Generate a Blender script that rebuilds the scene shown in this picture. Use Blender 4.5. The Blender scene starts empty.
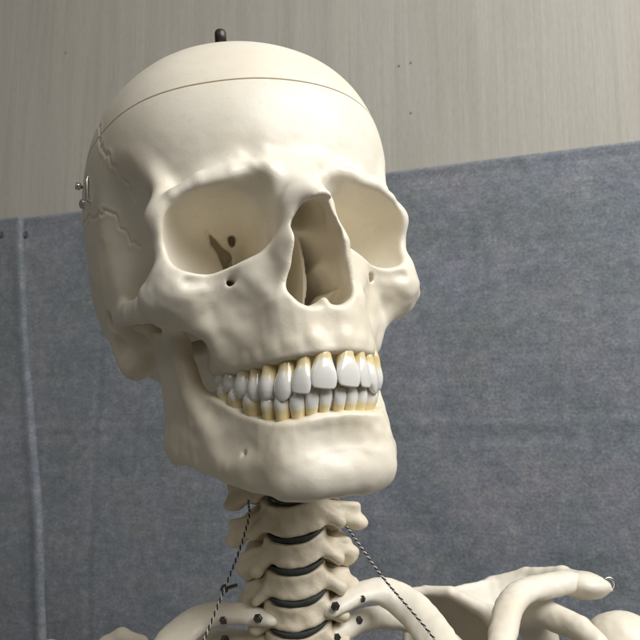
import bpy, bmesh, math, random
import numpy as np
from mathutils import Matrix, Vector

# ---------------------------------------------------------------- camera, light, exposure
FOCAL = 746.0 / 640.0                          # focal length in frame widths
PITCH, YAW, ROLL = -0.218152, -0.376647, -0.138313
TRANS = np.array([-36.5536, -3.1833, 372.478])
def rot_matrix(a, b, c):
    cx, sx, cy, sy, cz, sz = math.cos(a), math.sin(a), math.cos(b), math.sin(b), math.cos(c), math.sin(c)
    B = np.array([[1, 0, 0], [0, 0, -1], [0, -1, 0]], float)
    yaw = np.array([[cy, 0, sy], [0, 1, 0], [-sy, 0, cy]])
    pit = np.array([[1, 0, 0], [0, cx, -sx], [0, sx, cx]])
    rol = np.array([[cz, -sz, 0], [sz, cz, 0], [0, 0, 1]])
    return rol @ pit @ yaw @ B
RC = rot_matrix(PITCH, YAW, ROLL)
CAM = -RC.T @ TRANS
# the camera in the room: level, turned up a little; the skeleton hangs slightly askew in front of it
CAM_W = np.array([-0.1, -0.36, 1.46])
HEAD, TILT = math.radians(-21.0), math.radians(8.4)
FWD = np.array([-math.sin(HEAD) * math.cos(TILT), math.cos(HEAD) * math.cos(TILT), math.sin(TILT)])
RIGHT = np.array([math.cos(HEAD), math.sin(HEAD), 0.0])
UP = np.cross(RIGHT, FWD)
C2W = np.stack([RIGHT, -UP, FWD], 1)                       # camera axes (right, down, forward) -> world
def tob(p):
    """skull millimetres (x = its left, y = forward, z = up) -> world metres"""
    p = np.asarray(p, float)
    return CAM_W + ((p @ RC.T + TRANS) @ C2W.T) / 1000.0

scene = bpy.context.scene
col = scene.collection
cam_data = bpy.data.cameras.new('camera')
cam = bpy.data.objects.new('camera', cam_data)
col.objects.link(cam)
cam.matrix_world = Matrix([[RIGHT[i], UP[i], -FWD[i], CAM_W[i]] for i in range(3)] + [[0, 0, 0, 1]])
cam_data.sensor_width = 36.0
cam_data.lens = 36.0 * FOCAL
cam_data.clip_start = 0.01
cam_data.clip_end = 50.0
cam_data.dof.use_dof = True
cam_data.dof.focus_distance = 0.30
cam_data.dof.aperture_fstop = 34.0
scene.camera = cam

world = bpy.data.worlds.new('World')
scene.world = world
world.use_nodes = True
bg = world.node_tree.nodes['Background']
bg.inputs[0].default_value = (1.0, 0.95, 0.88, 1)
bg.inputs[1].default_value = 0.10

def area(name, loc, target, energy, sx, sy, color):
    l = bpy.data.lights.new(name, 'AREA')
    l.shape = 'RECTANGLE'; l.size = sx; l.size_y = sy; l.energy = energy; l.color = color
    o = bpy.data.objects.new(name, l); col.objects.link(o)
    o.location = loc
    d = Vector(target) - Vector(loc)
    o.rotation_euler = d.to_track_quat('-Z', 'Y').to_euler()
    return o
area('ceiling_lamp', (0.44, -0.84, 2.34), (0.0, 0.0, 1.52), 24.5, 1.3, 0.7, (1.0, 0.99, 0.975))
area('second_ceiling_lamp', (-1.25, -0.75, 2.55), (0.0, 0.0, 1.5), 2.2, 0.9, 0.4, (1.0, 0.96, 0.89))

vs = scene.view_settings
vs.view_transform = 'Standard'; vs.look = 'None'; vs.exposure = 0.0; vs.gamma = 1.0; vs.use_curve_mapping = False
scene.cycles.max_bounces = 10
scene.cycles.diffuse_bounces = 6
scene.cycles.use_denoising = True

# ---------------------------------------------------------------- materials
def new_mat(name):
    m = bpy.data.materials.new(name); m.use_nodes = True
    nt = m.node_tree
    return m, nt, nt.nodes, nt.links, nt.nodes['Principled BSDF']
def noise_node(n, l, coord, scale, detail=4, rough=0.55, mapping=None):
    t = n.new('ShaderNodeTexNoise'); t.inputs['Scale'].default_value = scale
    t.inputs['Detail'].default_value = detail; t.inputs['Roughness'].default_value = rough
    if mapping:
        mp = n.new('ShaderNodeMapping'); mp.inputs['Scale'].default_value = mapping
        l.new(coord, mp.inputs['Vector']); coord = mp.outputs[0]
    l.new(coord, t.inputs['Vector'])
    return t
def ramp(n, l, fac, stops):
    r = n.new('ShaderNodeValToRGB')
    e = r.color_ramp.elements
    while len(e) < len(stops): e.new(0.5)
    for q, (p, c) in zip(e, stops): q.position = p; q.color = (*c, 1)
    l.new(fac, r.inputs[0])
    return r
def mix(n, l, fac, a, b, mode='MIX'):
    x = n.new('ShaderNodeMix'); x.data_type = 'RGBA'; x.blend_type = mode
    for s, v in ((x.inputs[0], fac), (x.inputs[6], a), (x.inputs[7], b)):
        if isinstance(v, (int, float)): s.default_value = v
        elif isinstance(v, tuple): s.default_value = (*v, 1)
        else: l.new(v, s)
    return x.outputs[2]
def bump(n, l, bsdf, height, strength, dist):
    b = n.new('ShaderNodeBump'); b.inputs['Strength'].default_value = strength; b.inputs['Distance'].default_value = dist
    l.new(height, b.inputs['Height']); l.new(b.outputs[0], bsdf.inputs['Normal'])
    return b

def bone_material(name, c0, c1, rough=0.38, sss=0.12, relief=0.07):
    m, nt, n, l, b = new_mat(name)
    tc = n.new('ShaderNodeTexCoord').outputs['Object']
    a = noise_node(n, l, tc, 28, 4)
    r = ramp(n, l, a.outputs[0], [(0.35, c0), (0.7, c1)])
    big = ramp(n, l, noise_node(n, l, tc, 9, 5, 0.65).outputs[0], [(0.38, (0.93, 0.89, 0.80)), (0.58, (1, 1, 1))])
    fine = noise_node(n, l, tc, 420, 3)
    sp = ramp(n, l, fine.outputs[0], [(0.60, (1, 1, 1)), (0.78, (0.86, 0.80, 0.68))])
    cc = mix(n, l, 0.55, r.outputs[0], sp.outputs[0], 'MULTIPLY')
    cc = mix(n, l, 0.7, cc, big.outputs[0], 'MULTIPLY')
    l.new(cc, b.inputs['Base Color'])
    rr = n.new('ShaderNodeMapRange'); rr.inputs[3].default_value = rough - 0.07; rr.inputs[4].default_value = rough + 0.10
    l.new(noise_node(n, l, tc, 60, 3).outputs[0], rr.inputs[0]); l.new(rr.outputs[0], b.inputs['Roughness'])
    b.inputs['Subsurface Weight'].default_value = sss
    b.inputs['Subsurface Radius'].default_value = (1.0, 0.62, 0.30)
    b.inputs['Subsurface Scale'].default_value = 0.0035
    b.inputs['Specular IOR Level'].default_value = 0.45
    h = n.new('ShaderNodeMath'); h.operation = 'MULTIPLY_ADD'
    l.new(noise_node(n, l, tc, 150, 4).outputs[0], h.inputs[0]); h.inputs[1].default_value = 1.0
    l.new(noise_node(n, l, tc, 900, 2).outputs[0], h.inputs[2])
    bump(n, l, b, h.outputs[0], relief, 0.0006)
    return m
MAT = {}
MAT['bone'] = bone_material('ivory_plastic_bone', (0.78, 0.726, 0.61), (0.83, 0.79, 0.695), 0.39)
MAT['bone_neck'] = bone_material('shade_toned_neck_bone', (0.64, 0.56, 0.42), (0.76, 0.70, 0.57), 0.42, relief=0.22)  # darker, browner bone: the shade on the neck is put into its colour

def tooth_material():
    m, nt, n, l, b = new_mat('tooth_enamel_and_root')
    tc = n.new('ShaderNodeTexCoord').outputs['Object']
    sep = n.new('ShaderNodeSeparateXYZ'); l.new(tc, sep.inputs[0])
    at = n.new('ShaderNodeAttribute'); at.attribute_type = 'OBJECT'; at.attribute_name = 'neck'
    nz = noise_node(n, l, tc, 260, 3)
    ad = n.new('ShaderNodeMath'); ad.operation = 'MULTIPLY_ADD'
    l.new(nz.outputs[0], ad.inputs[0]); ad.inputs[1].default_value = 0.0022
    l.new(sep.outputs[2], ad.inputs[2])
    # the enamel edge arches: lower in the middle of the tooth's face
    x2 = n.new('ShaderNodeMath'); x2.operation = 'MULTIPLY'; l.new(sep.outputs[0], x2.inputs[0]); l.new(sep.outputs[0], x2.inputs[1])
    a2 = n.new('ShaderNodeMath'); a2.operation = 'MULTIPLY_ADD'; l.new(x2.outputs[0], a2.inputs[0]); a2.inputs[1].default_value = 120.0; l.new(ad.outputs[0], a2.inputs[2])
    sb = n.new('ShaderNodeMath'); sb.operation = 'SUBTRACT'; l.new(a2.outputs[0], sb.inputs[0]); l.new(at.outputs['Fac'], sb.inputs[1])
    mr = n.new('ShaderNodeMapRange'); mr.inputs[1].default_value = -0.004; mr.inputs[2].default_value = 0.006
    l.new(sb.outputs[0], mr.inputs[0])
    r = ramp(n, l, mr.outputs[0], [(0.0, (0.75, 0.74, 0.70)), (0.42, (0.76, 0.735, 0.67)), (0.52, (0.76, 0.66, 0.40)), (0.85, (0.70, 0.55, 0.26))])
    l.new(r.outputs[0], b.inputs['Base Color'])
    b.inputs['Roughness'].default_value = 0.2
    b.inputs['Coat Weight'].default_value = 0.7; b.inputs['Coat Roughness'].default_value = 0.06
    b.inputs['Subsurface Weight'].default_value = 0.08; b.inputs['Subsurface Scale'].default_value = 0.002
    bump(n, l, b, noise_node(n, l, tc, 500, 2).outputs[0], 0.12, 0.0004)
    return m
MAT['tooth'] = tooth_material()

def simple(name, c, rough, metal=0.0):
    m, nt, n, l, b = new_mat(name)
    tc = n.new('ShaderNodeTexCoord').outputs['Object']
    t = noise_node(n, l, tc, 350, 3)
    r = ramp(n, l, t.outputs[0], [(0.3, tuple(v * 0.8 for v in c)), (0.7, c)])
    l.new(r.outputs[0], b.inputs['Base Color'])
    b.inputs['Roughness'].default_value = rough; b.inputs['Metallic'].default_value = metal
    bump(n, l, b, t.outputs[0], 0.1, 0.0003)
    return m
MAT['disc'] = simple('dark_rubber_disc', (0.030, 0.036, 0.032), 0.68)
MAT['steel'] = simple('bright_steel', (0.80, 0.78, 0.74), 0.22, 1.0)
MAT['dark_steel'] = simple('dark_screw_steel', (0.24, 0.23, 0.22), 0.22, 1.0)
MAT['peg'] = simple('dark_brown_plastic', (0.030, 0.018, 0.015), 0.35)
MAT['cord_black'] = simple('black_cord_strand', (0.02, 0.02, 0.02), 0.6)
MAT['cord_white'] = simple('white_cord_strand', (0.62, 0.60, 0.54), 0.6)

# ---------------------------------------------------------------- signed distance modelling
def smin(a, b, k):
    if k <= 0: return np.minimum(a, b)
    h = np.maximum(k - np.abs(a - b), 0) / k
    if k > 12: return np.minimum(a, b) - h * h * h * (k / 6.0)
    return np.minimum(a, b) - h * h * (k * 0.25)
def euler(deg):
    a, b, c = (math.radians(v) for v in deg)
    X = np.array([[1, 0, 0], [0, math.cos(a), -math.sin(a)], [0, math.sin(a), math.cos(a)]])
    Y = np.array([[math.cos(b), 0, math.sin(b)], [0, 1, 0], [-math.sin(b), 0, math.cos(b)]])
    Z = np.array([[math.cos(c), -math.sin(c), 0], [math.sin(c), math.cos(c), 0], [0, 0, 1]])
    return Z @ Y @ X
class Field:
    """distance samples on a grid; sym=True models x >= 0 and mirrors it"""
    def __init__(s, lo, hi, h, sym=False):
        s.h, s.sym, s.pad = h, sym, 0.0
        lo, hi = list(lo), list(hi)
        if sym: lo[0] = h * 0.5
        s.ax = [np.arange(lo[i], hi[i] + h, h, dtype=np.float32) for i in range(3)]
        s.d = np.full([len(a) for a in s.ax], 50.0, np.float32)
    def box(s, lo, hi, m):
        sl = []
        for i in range(3):
            a = np.searchsorted(s.ax[i], lo[i] - m); b = np.searchsorted(s.ax[i], hi[i] + m)
            sl.append(slice(int(a), int(b)))
        return tuple(sl)
    def apply(s, f, lo, hi, k, op):
        m = k + 3 * s.h + s.pad
        sl = s.box(lo, hi, m)
        X = s.ax[0][sl[0]][:, None, None]; Y = s.ax[1][sl[1]][None, :, None]; Z = s.ax[2][sl[2]][None, None, :]
        if 0 in (X.size, Y.size, Z.size): return
        v = f(X, Y, Z)
        cur = s.d[sl]
        s.d[sl] = smin(cur, v, k) if op == '+' else (-smin(-cur, v, k) if op == '-' else -smin(-cur, -v, k))
    def ell(s, c, r, k=0.0, op='+', rot=None):
        c = np.array(c, np.float32); r = np.array(r, np.float32)
        R = None if rot is None else euler(rot).T.astype(np.float32)
        def f(X, Y, Z):
            x, y, z = X - c[0], Y - c[1], Z - c[2]
            if R is not None:
                x, y, z = (R[i, 0] * x + R[i, 1] * y + R[i, 2] * z for i in range(3))
            x, y, z = x / r[0], y / r[1], z / r[2]
            k0 = np.sqrt(x * x + y * y + z * z)
            k1 = np.sqrt((x / r[0]) ** 2 + (y / r[1]) ** 2 + (z / r[2]) ** 2) + 1e-6
            return k0 * (k0 - 1) / k1
        e = r if rot is None else np.full(3, r.max())
        s.apply(f, c - e, c + e, k, op)
    def chain(s, pts, rad, k=0.0, op='+', flat=None):
        """swept sphere of changing radius; flat = (direction, factor) squashes the section along a direction"""
        P = np.array(pts, np.float32)
        rad = [rad] * len(P) if isinstance(rad, (int, float)) else rad
        rm = max(rad)
        def f(X, Y, Z):
            out = None
            if flat is not None:
                n = np.array(flat[0], np.float32); n /= np.linalg.norm(n); q = flat[1]
                def tr(x, y, z):
                    t = (x * n[0] + y * n[1] + z * n[2]) * (q - 1)
                    return x + t * n[0], y + t * n[1], z + t * n[2]
            else:
                tr = lambda x, y, z: (x, y, z)
            for i in range(len(P) - 1):
                a, b = P[i], P[i + 1]
                ba = np.array(tr(*(b - a)), np.float32)
                px, py, pz = tr(X - a[0], Y - a[1], Z - a[2])
                t = np.clip((px * ba[0] + py * ba[1] + pz * ba[2]) / max(float(ba @ ba), 1e-9), 0, 1)
                dd = np.sqrt((px - t * ba[0]) ** 2 + (py - t * ba[1]) ** 2 + (pz - t * ba[2]) ** 2) - (rad[i] + t * (rad[i + 1] - rad[i]))
                out = dd if out is None else smin(out, dd, 1.0)
            return out
        s.apply(f, P.min(0) - rm, P.max(0) + rm, k, op)
    def tri(s, a, b, c, r, k=0.0, op='+'):
        """rounded triangular plate"""
        a, b, c = (np.array(v, np.float32) for v in (a, b, c))
        n = np.cross(b - a, c - a); nn = float(n @ n)
        def f(X, Y, Z):
            P = [np.broadcast_to(v, np.broadcast_shapes(X.shape, Y.shape, Z.shape)) for v in (X, Y, Z)]
            P = np.stack(P, -1)
            best = None; ins = True
            for u, v in ((a, b), (b, c), (c, a)):
                e = v - u; w = P - u
                t = np.clip((w @ e) / float(e @ e), 0, 1)
                dd = ((w - t[..., None] * e) ** 2).sum(-1)
                best = dd if best is None else np.minimum(best, dd)
                ins = ins & ((w @ np.cross(n, e)) > 0)
            pl = ((P - a) @ n) ** 2 / nn
            return np.sqrt(np.where(ins, pl, best)) - r
        s.apply(f, np.minimum(np.minimum(a, b), c) - r, np.maximum(np.maximum(a, b), c) + r, k, op)
    def full(s):
        if not s.sym: return s.d, [a[0] for a in s.ax]
        return np.concatenate([s.d[::-1], s.d], 0), [-s.ax[0][-1], s.ax[1][0], s.ax[2][0]]

def surface_nets(d, lo, h):
    neg = d < 0
    c = np.zeros([n - 1 for n in d.shape], np.uint8)
    offs = [(i, j, k) for i in (0, 1) for j in (0, 1) for k in (0, 1)]
    for i, j, k in offs:
        c += neg[i:i + c.shape[0], j:j + c.shape[1], k:k + c.shape[2]]
    act = (c > 0) & (c < 8)
    I = np.argwhere(act)
    V = np.stack([d[I[:, 0] + i, I[:, 1] + j, I[:, 2] + k] for i, j, k in offs], 1).astype(np.float64)
    O = np.array(offs, float)
    acc = np.zeros((len(I), 3)); cnt = np.zeros(len(I))
    for a in range(8):
        for b in range(a + 1, 8):
            if np.abs(O[a] - O[b]).sum() != 1: continue
            m = (V[:, a] < 0) != (V[:, b] < 0)
            t = np.where(m, V[:, a] / np.where(m, V[:, a] - V[:, b], 1), 0)
            acc += np.where(m[:, None], O[a] + t[:, None] * (O[b] - O[a]), 0); cnt += m
    verts = (I + acc / cnt[:, None]) * h + np.array(lo)
    idx = np.full(act.shape, -1, np.int32); idx[act] = np.arange(len(I))
    quads = []
    for ax in range(3):
        o1, o2 = [(1, 2), (2, 0), (0, 1)][ax]
        sl0 = [slice(None)] * 3; sl1 = [slice(None)] * 3
        sl0[ax] = slice(0, -1); sl1[ax] = slice(1, None)
        A, B = neg[tuple(sl0)], neg[tuple(sl1)]
        E = np.argwhere(A != B)
        ok = (E[:, o1] > 0) & (E[:, o2] > 0) & (E[:, o1] < d.shape[o1] - 1) & (E[:, o2] < d.shape[o2] - 1)
        E = E[ok]
        inside = A[tuple(E.T)]
        e1 = np.zeros(3, int); e1[o1] = 1; e2 = np.zeros(3, int); e2[o2] = 1
        q = np.stack([idx[tuple((E - e1 - e2).T)], idx[tuple((E - e2).T)], idx[tuple(E.T)], idx[tuple((E - e1).T)]], 1)
        q[~inside] = q[~inside][:, ::-1]
        quads.append(q)
    return verts, np.concatenate(quads)

def smooth(v, q, it, lam=0.5):
    e = np.concatenate([q[:, [i, (i + 1) % 4]] for i in range(4)])
    deg = np.bincount(e[:, 0], minlength=len(v)) + np.bincount(e[:, 1], minlength=len(v))
    for i in range(it):
        for w in (lam, -lam * 1.03):
            a = np.stack([np.bincount(e[:, 0], v[e[:, 1], c], len(v)) + np.bincount(e[:, 1], v[e[:, 0], c], len(v)) for c in range(3)], 1)
            v = v + w * (a / np.maximum(deg, 1)[:, None] - v)
    return v
def normals(v, q):
    n = np.cross(v[q[:, 2]] - v[q[:, 0]], v[q[:, 3]] - v[q[:, 1]])
    out = np.stack([sum(np.bincount(q[:, i], n[:, c], len(v)) for i in range(4)) for c in range(3)], 1)
    return out / np.maximum(np.linalg.norm(out, axis=1, keepdims=True), 1e-9)
def vnoise(p, scale, seed):
    """smooth value noise in -1..1"""
    g = np.random.default_rng(seed).uniform(-1, 1, (32, 32, 32))
    u = p / scale + 1000.0
    i = np.floor(u).astype(int); f = u - i; f = f * f * (3 - 2 * f)
    r = 0
    for a in (0, 1):
        for b in (0, 1):
            for c in (0, 1):
                w = (f[:, 0] if a else 1 - f[:, 0]) * (f[:, 1] if b else 1 - f[:, 1]) * (f[:, 2] if c else 1 - f[:, 2])
                r = r + w * g[(i[:, 0] + a) % 32, (i[:, 1] + b) % 32, (i[:, 2] + c) % 32]
    return r
def link_mesh(name, verts_b, faces, mat, parent=None, smooth_shade=True):
    me = bpy.data.meshes.new(name)
    f = np.asarray(faces, np.int32)
    me.vertices.add(len(verts_b)); me.vertices.foreach_set('co', np.asarray(verts_b, np.float32).ravel())
    me.loops.add(f.size); me.loops.foreach_set('vertex_index', f.ravel())
    me.polygons.add(len(f)); me.polygons.foreach_set('loop_start', np.arange(0, f.size, f.shape[1], dtype=np.int32))
    me.polygons.foreach_set('use_smooth', np.full(len(f), smooth_shade))
    me.update(calc_edges=True); me.validate()
    me.materials.append(mat)
    o = bpy.data.objects.new(name, me); col.objects.link(o)
    if parent: o.parent = parent
    return o
BODY_T = math.radians(17.2)                                # the body is turned from the skull, towards the camera
BODY_L = np.array([math.cos(BODY_T), math.sin(BODY_T), 0.0]); BODY_F = np.array([-math.sin(BODY_T), math.cos(BODY_T), 0.0])
def body(p):
    """body millimetres (x = its left, y = forward of the neck axis, z up) -> skull millimetres"""
    p = np.asarray(p, float)
    return np.array([5.5, 12.0, 0.0]) + p[..., :1] * BODY_L + p[..., 1:2] * BODY_F + p[..., 2:3] * np.array([0, 0, 1.0])
def mesh_field(name, d, lo, h, mat, parent, it=2, displace=None, in_body=False, relax=None):
    v, q = surface_nets(d, lo, h)
    v = smooth(v, q, it)
    if relax is not None:                                   # iron the wide smooth areas, keeping sharp borders
        w = relax(v)[:, None]
        n0 = normals(v, q)
        for _ in range(3):
            v = v * (1 - w) + w * smooth(v, q, 6)
    if displace is not None:
        v = v + normals(v, q) * displace(v)[:, None]
    if in_body: v = body(v)
    # world axes are the skull axes with y turned round, so the winding is turned too
    return link_mesh(name, tob(v), q[:, ::-1], mat, parent)

def empty(name, loc):
    o = bpy.data.objects.new(name, None); o.empty_display_size = 0.05
    col.objects.link(o); return o
def tag(o, label=None, cat=None, group=None, kind=None):
    for k, v in (('label', label), ('category', cat), ('group', group), ('kind', kind)):
        if v: o[k] = v
    return o

# ---------------------------------------------------------------- the wall behind (world millimetres)
CAM_M = CAM_W * 1000.0
def ray(px, py):
    d = C2W @ np.array([(px - 320) / 746.0, (py - 320) / 746.0, 1.0])
    return d / np.linalg.norm(d)
d1, d2 = ray(0, 222), ray(640, 142)
s1 = 1130.0 / (d1 @ FWD)
WA = CAM_M + s1 * d1; WB = CAM_M + d2 * (s1 * d1[2] / d2[2])
EDGE_Z = WA[2]
WU = (WB - WA) / np.linalg.norm(WB - WA)                  # along the wall, to the right
WN = np.array([WU[1], -WU[0], 0.0])
if WN @ (CAM_M - WA) < 0: WN = -WN                         # out of the wall, into the room
def wall_pt(u, z, out=0.0):
    return WA + WU * u + WN * out + np.array([0, 0, z - WA[2]])
def wall_of(px, py):
    d = ray(px, py); s = ((WA - CAM_M) @ WN) / (d @ WN); p = CAM_M + s * d
    return float((p - WA) @ WU), float(p[2])

RES = 0.65

skeleton = empty('anatomical_skeleton', (0, 0, 0))
tag(skeleton, 'ivory plastic human skeleton model with grinning skull, neck and shoulders', 'skeleton')

# ---------------------------------------------------------------- cranium
ARCH = np.array([(0, 105), (5, 104.7), (11, 103), (17, 99), (21.5, 93), (24.5, 86), (27, 78), (29.5, 69), (31, 60), (31.5, 52), (31, 46), (30, 38)], float)
ARCH_S = np.r_[0, np.hypot(*np.diff(ARCH, axis=0).T).cumsum()]
def arch_at(s, inset=0.0):
    x, y = np.interp(s, ARCH_S, ARCH[:, 0]), np.interp(s, ARCH_S, ARCH[:, 1])
    x2, y2 = np.interp(s + .5, ARCH_S, ARCH[:, 0]), np.interp(s + .5, ARCH_S, ARCH[:, 1])
    x1, y1 = np.interp(s - .5, ARCH_S, ARCH[:, 0]), np.interp(s - .5, ARCH_S, ARCH[:, 1])
    if s < .5: x1, y1 = -np.interp(.5 - s, ARCH_S, ARCH[:, 0]), np.interp(.5 - s, ARCH_S, ARCH[:, 1])
    t = np.array([x2 - x1, y2 - y1]); t /= np.linalg.norm(t)
    n = np.array([-t[1], t[0]])                              # outward
    return np.array([x, y]) - n * inset, t, n
# kind, width, thickness, edge height, gum height  (upper teeth, from the midline back)
UPPER = [('incisor', 10.0, 7.0, -55.4, -41.4), ('incisor', 7.6, 6.4, -55.9, -42.2), ('canine', 8.4, 7.6, -57.2, -43.2),
         ('premolar', 7.0, 8.2, -55.8, -43.6), ('premolar', 6.8, 8.4, -54.7, -43.0), ('molar', 9.8, 10, -52.6, -42.0),
         ('molar', 9.2, 10, -48.6, -39.6), ('molar', 8.0, 9.4, -44.6, -37.6)]
LOWER = [('incisor', 5.9, 5.8, -54.3, -63.2), ('incisor', 6.3, 6.0, -54.3, -63.4), ('canine', 7.2, 7.2, -53.8, -64.2),
         ('premolar', 7.2, 7.4, -54.2, -63.6), ('premolar', 7.2, 7.8, -53.2, -61.8), ('molar', 10.4, 9.6, -50.8, -59.0),
         ('molar', 9.8, 9.4, -47.4, -54.6), ('molar', 9.0, 9.0, -43.6, -50.0)]

def wall_prim(poly, zlo, zhi, th, rnd):
    """upright wall along a plan polyline, with heights per vertex"""
    P = np.array(poly, np.float32)
    def f(X, Y, Z):
        best = lo = hi = tt = None
        for i in range(len(P) - 1):
            a, b = P[i], P[i + 1]; ba = b - a
            t = np.clip(((X - a[0]) * ba[0] + (Y - a[1]) * ba[1]) / float(ba @ ba), 0, 1)
            dd = np.sqrt((X - a[0] - t * ba[0]) ** 2 + (Y - a[1] - t * ba[1]) ** 2)
            l_, h_, t_ = (q[i] + t * (q[i + 1] - q[i]) for q in (zlo, zhi, th))
            if best is None: best, lo, hi, tt = dd, l_, h_, t_
            else:
                m = dd < best
                best, lo, hi, tt = np.where(m, dd, best), np.where(m, l_, lo), np.where(m, h_, hi), np.where(m, t_, tt)
        dx = best - tt + rnd; dz = np.abs(Z - (lo + hi) / 2) - (hi - lo) / 2 + rnd
        return np.sqrt(np.maximum(dx, 0) ** 2 + np.maximum(dz, 0) ** 2) + np.minimum(np.maximum(dx, dz), 0) - rnd
    return f

def build_cranium():
    F = Field((0, -96, -62), (78, 124, 137), RES, sym=True)
    # braincase: several ellipsoids melted together without creases
    VLT = [((0, 5, 52), (69, 86, 76.5)), ((14, -20, 58), (57, 62, 62)), ((26, 8, 73), (41.5, 58, 44)), ((32, -18, 16), (38, 48, 36)), ((0, 46, 62), (56, 41, 46)),
           ((0, -52, 30), (48, 38, 44)), ((0, -42, 6), (50, 42, 44)), ((26, 5, -2), (34, 46, 22))]
    def vault(X, Y, Z):
        S = 0
        for c, r in VLT:
            for sx in ((1,) if c[0] == 0 else (1, -1)):
                x, y, z = (X - sx * c[0]) / r[0], (Y - c[1]) / r[1], (Z - c[2]) / r[2]
                k0 = np.sqrt(x * x + y * y + z * z); k1 = np.sqrt((x / r[0]) ** 2 + (y / r[1]) ** 2 + (z / r[2]) ** 2) + 1e-6
                S = S + np.exp(np.minimum(-k0 * (k0 - 1) / k1 / 8.0, 60))
        return (-8.0 * np.log(S + 1e-12) + 2.5).astype(np.float32)
    F.apply(vault, (0, -100, -70), (90, 130, 140), 0, '+')
    F.apply(lambda X, Y, Z: -(Z + 22 - 0.32 * (Y + 20) + 0 * X), (0, -100, -70), (90, 60, 60), 8, 'x')
    # mid face
    F.ell((0, 58, 12), (50, 33, 36), 14)
    F.ell((0, 67, -16), (36, 33, 30), 12)
    F.ell((18, 50, -22), (20, 20, 26), 8)
    # temple and infratemporal hollows
    F.ell((73, 50, 20), (21, 27, 38), 7, '-')
    F.ell((62, 40, -22), (27, 24, 34), 8, '-')
    F.ell((40, 20, -46), (30, 36, 24), 8, '-')
    F.ell((46, 48, -27), (18, 20, 17), 5, '-')
    # pterygoid plates behind the jaw
    F.chain([(23, 40, -6), (25, 39, -22), (24, 37, -42)], [5, 3.2, 2.4], 3, flat=((1, .3, 0), 1.8))
    F.chain([(13, 40, -8), (15, 40, -25), (17, 38, -42)], [5, 3.4, 2.4], 3, flat=((1, .3, 0), 1.8))
    # brow, outer pillars of the eye sockets
    F.chain([(0, 90, 31), (12, 91.5, 31.5), (24, 89, 32), (36, 84.5, 31), (45, 79, 27), (50, 74, 20)], [6, 6.4, 5.2, 4.6, 4.4, 4.4], 10)
    F.chain([(50.5, 73.5, 21), (50, 71, 10), (48.5, 71.5, 0), (45.5, 73, -8)], [4.4, 4.6, 6.2, 8.5], 7)
    F.chain([(50.5, 72, 23), (49, 69, 36), (51, 58, 54), (56, 40, 72), (60, 14, 82)], [4.0, 3.0, 2.6, 2.2, 2.0], 7)   # temporal line
    # cheekbones
    F.ell((43.5, 70, -8.5), (14, 11.5, 10), 9, rot=(0, 12, -30))
    F.ell((51.5, 61, -9), (9, 10, 8.5), 8, rot=(0, 0, -40))
    F.chain([(49, 65, -15.5), (42, 70, -18.5), (34, 72.5, -26), (31, 72, -33)], [4.2, 4.6, 4.6, 4.6], 7)
    F.chain([(30, 82, -2), (40, 78.5, -4), (48, 74, -2)], [4.6, 5, 4.5], 6)      # lower rim
    F.chain([(20, 87, 0), (28, 83.5, -1.5)], [4.4, 4.6], 6)
    # cheek arch
    F.chain([(53, 61, -9), (58.5, 50, -9), (61.5, 38, -7), (62.5, 24, -4), (61, 10, -1), (58, -2, 1)], [6.5, 5.8, 5.2, 5, 5.4, 5.5], 5, flat=((1, .15, 0), 1.9))
    F.ell((54, 8, -3), (10, 9, 6), 5)                          # joint tubercle
    # mastoid, ear opening
    F.ell((53, -12, -11.5), (10.5, 13, 16.5), 7, rot=(18, -8, 0))
    F.ell((62, -4, -14), (5, 5, 7), 4, '-')
    F.ell((50, 0, -6), (9, 7, 8), 4)
    F.ell((64, 1, -2), (10, 4.2, 5), 2.5, '-')
    F.ell((54, 12.5, -11), (9, 6, 7), 4, '-')                  # jaw socket
    # nasal bones and frontal processes: a hood cut off obliquely in front, hollowed further down
    G = Field((0, 70, -40), (40, 125, 40), RES, sym=True)
    G.pad = 9.0
    G.chain([(0, 87, 27), (0, 96.5, 14), (0, 96.5, 0), (0, 93.5, -14)], [7, 12.4, 15.4, 16.4], 0)
    G.chain([(0, 91, 27), (0, 102, 19.5), (0, 115, 11)], [5.6, 5.2, 4.8], 5)
    G.apply(lambda X, Y, Z: .861 * (Y - 117) - .508 * (Z - 12) + 0 * X, (0, 70, -40), (40, 125, 40), 2.2, 'x')
    sl = tuple(slice(int(np.searchsorted(F.ax[i], G.ax[i][0] - .01)), None) for i in range(3))
    def hood(X, Y, Z):
        ix = [np.clip(np.round((a.ravel() - G.ax[i][0]) / RES).astype(int), 0, len(G.ax[i]) - 1) for i, a in enumerate((X, Y, Z))]
        fr = [(a.ravel() - G.ax[i][0]) / RES for i, a in enumerate((X, Y, Z))]
        g = G.d
        for i in range(3):
            f0 = np.clip(np.floor(fr[i]).astype(int), 0, len(G.ax[i]) - 2); t = np.clip(fr[i] - f0, 0, 1).astype(np.float32)
            sh = [1, 1, 1]; sh[i] = -1
            g = np.take(g, f0, i) * (1 - t.reshape(sh)) + np.take(g, f0 + 1, i) * t.reshape(sh)
        return g
    F.apply(hood, (0, 74, -30), (30, 120, 34), 5, '+')
    F.chain([(10, 87.5, 25), (13, 89, 10), (17, 89, -4), (19.5, 88, -16)], [4.4, 4.2, 4.4, 4.8], 8)
    # tooth-bearing arch
    A = [arch_at(s, 4.3)[0] for s in np.linspace(0, 70, 18)]
    zt = [-20 + 0.05 * i for i in range(18)]
    zl = list(np.interp(np.linspace(0, 70, 18), [0, 5, 14, 24, 34, 46, 56, 70], [-42.4, -42.4, -43.0, -43.2, -42.6, -40.6, -38.6, -36.5]))
    F.apply(wall_prim(A, zl, [v - 0 for v in zt], [5.3] * 18, 1.9), (0, 35, -50), (45, 112, -14), 9, '+')
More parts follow.
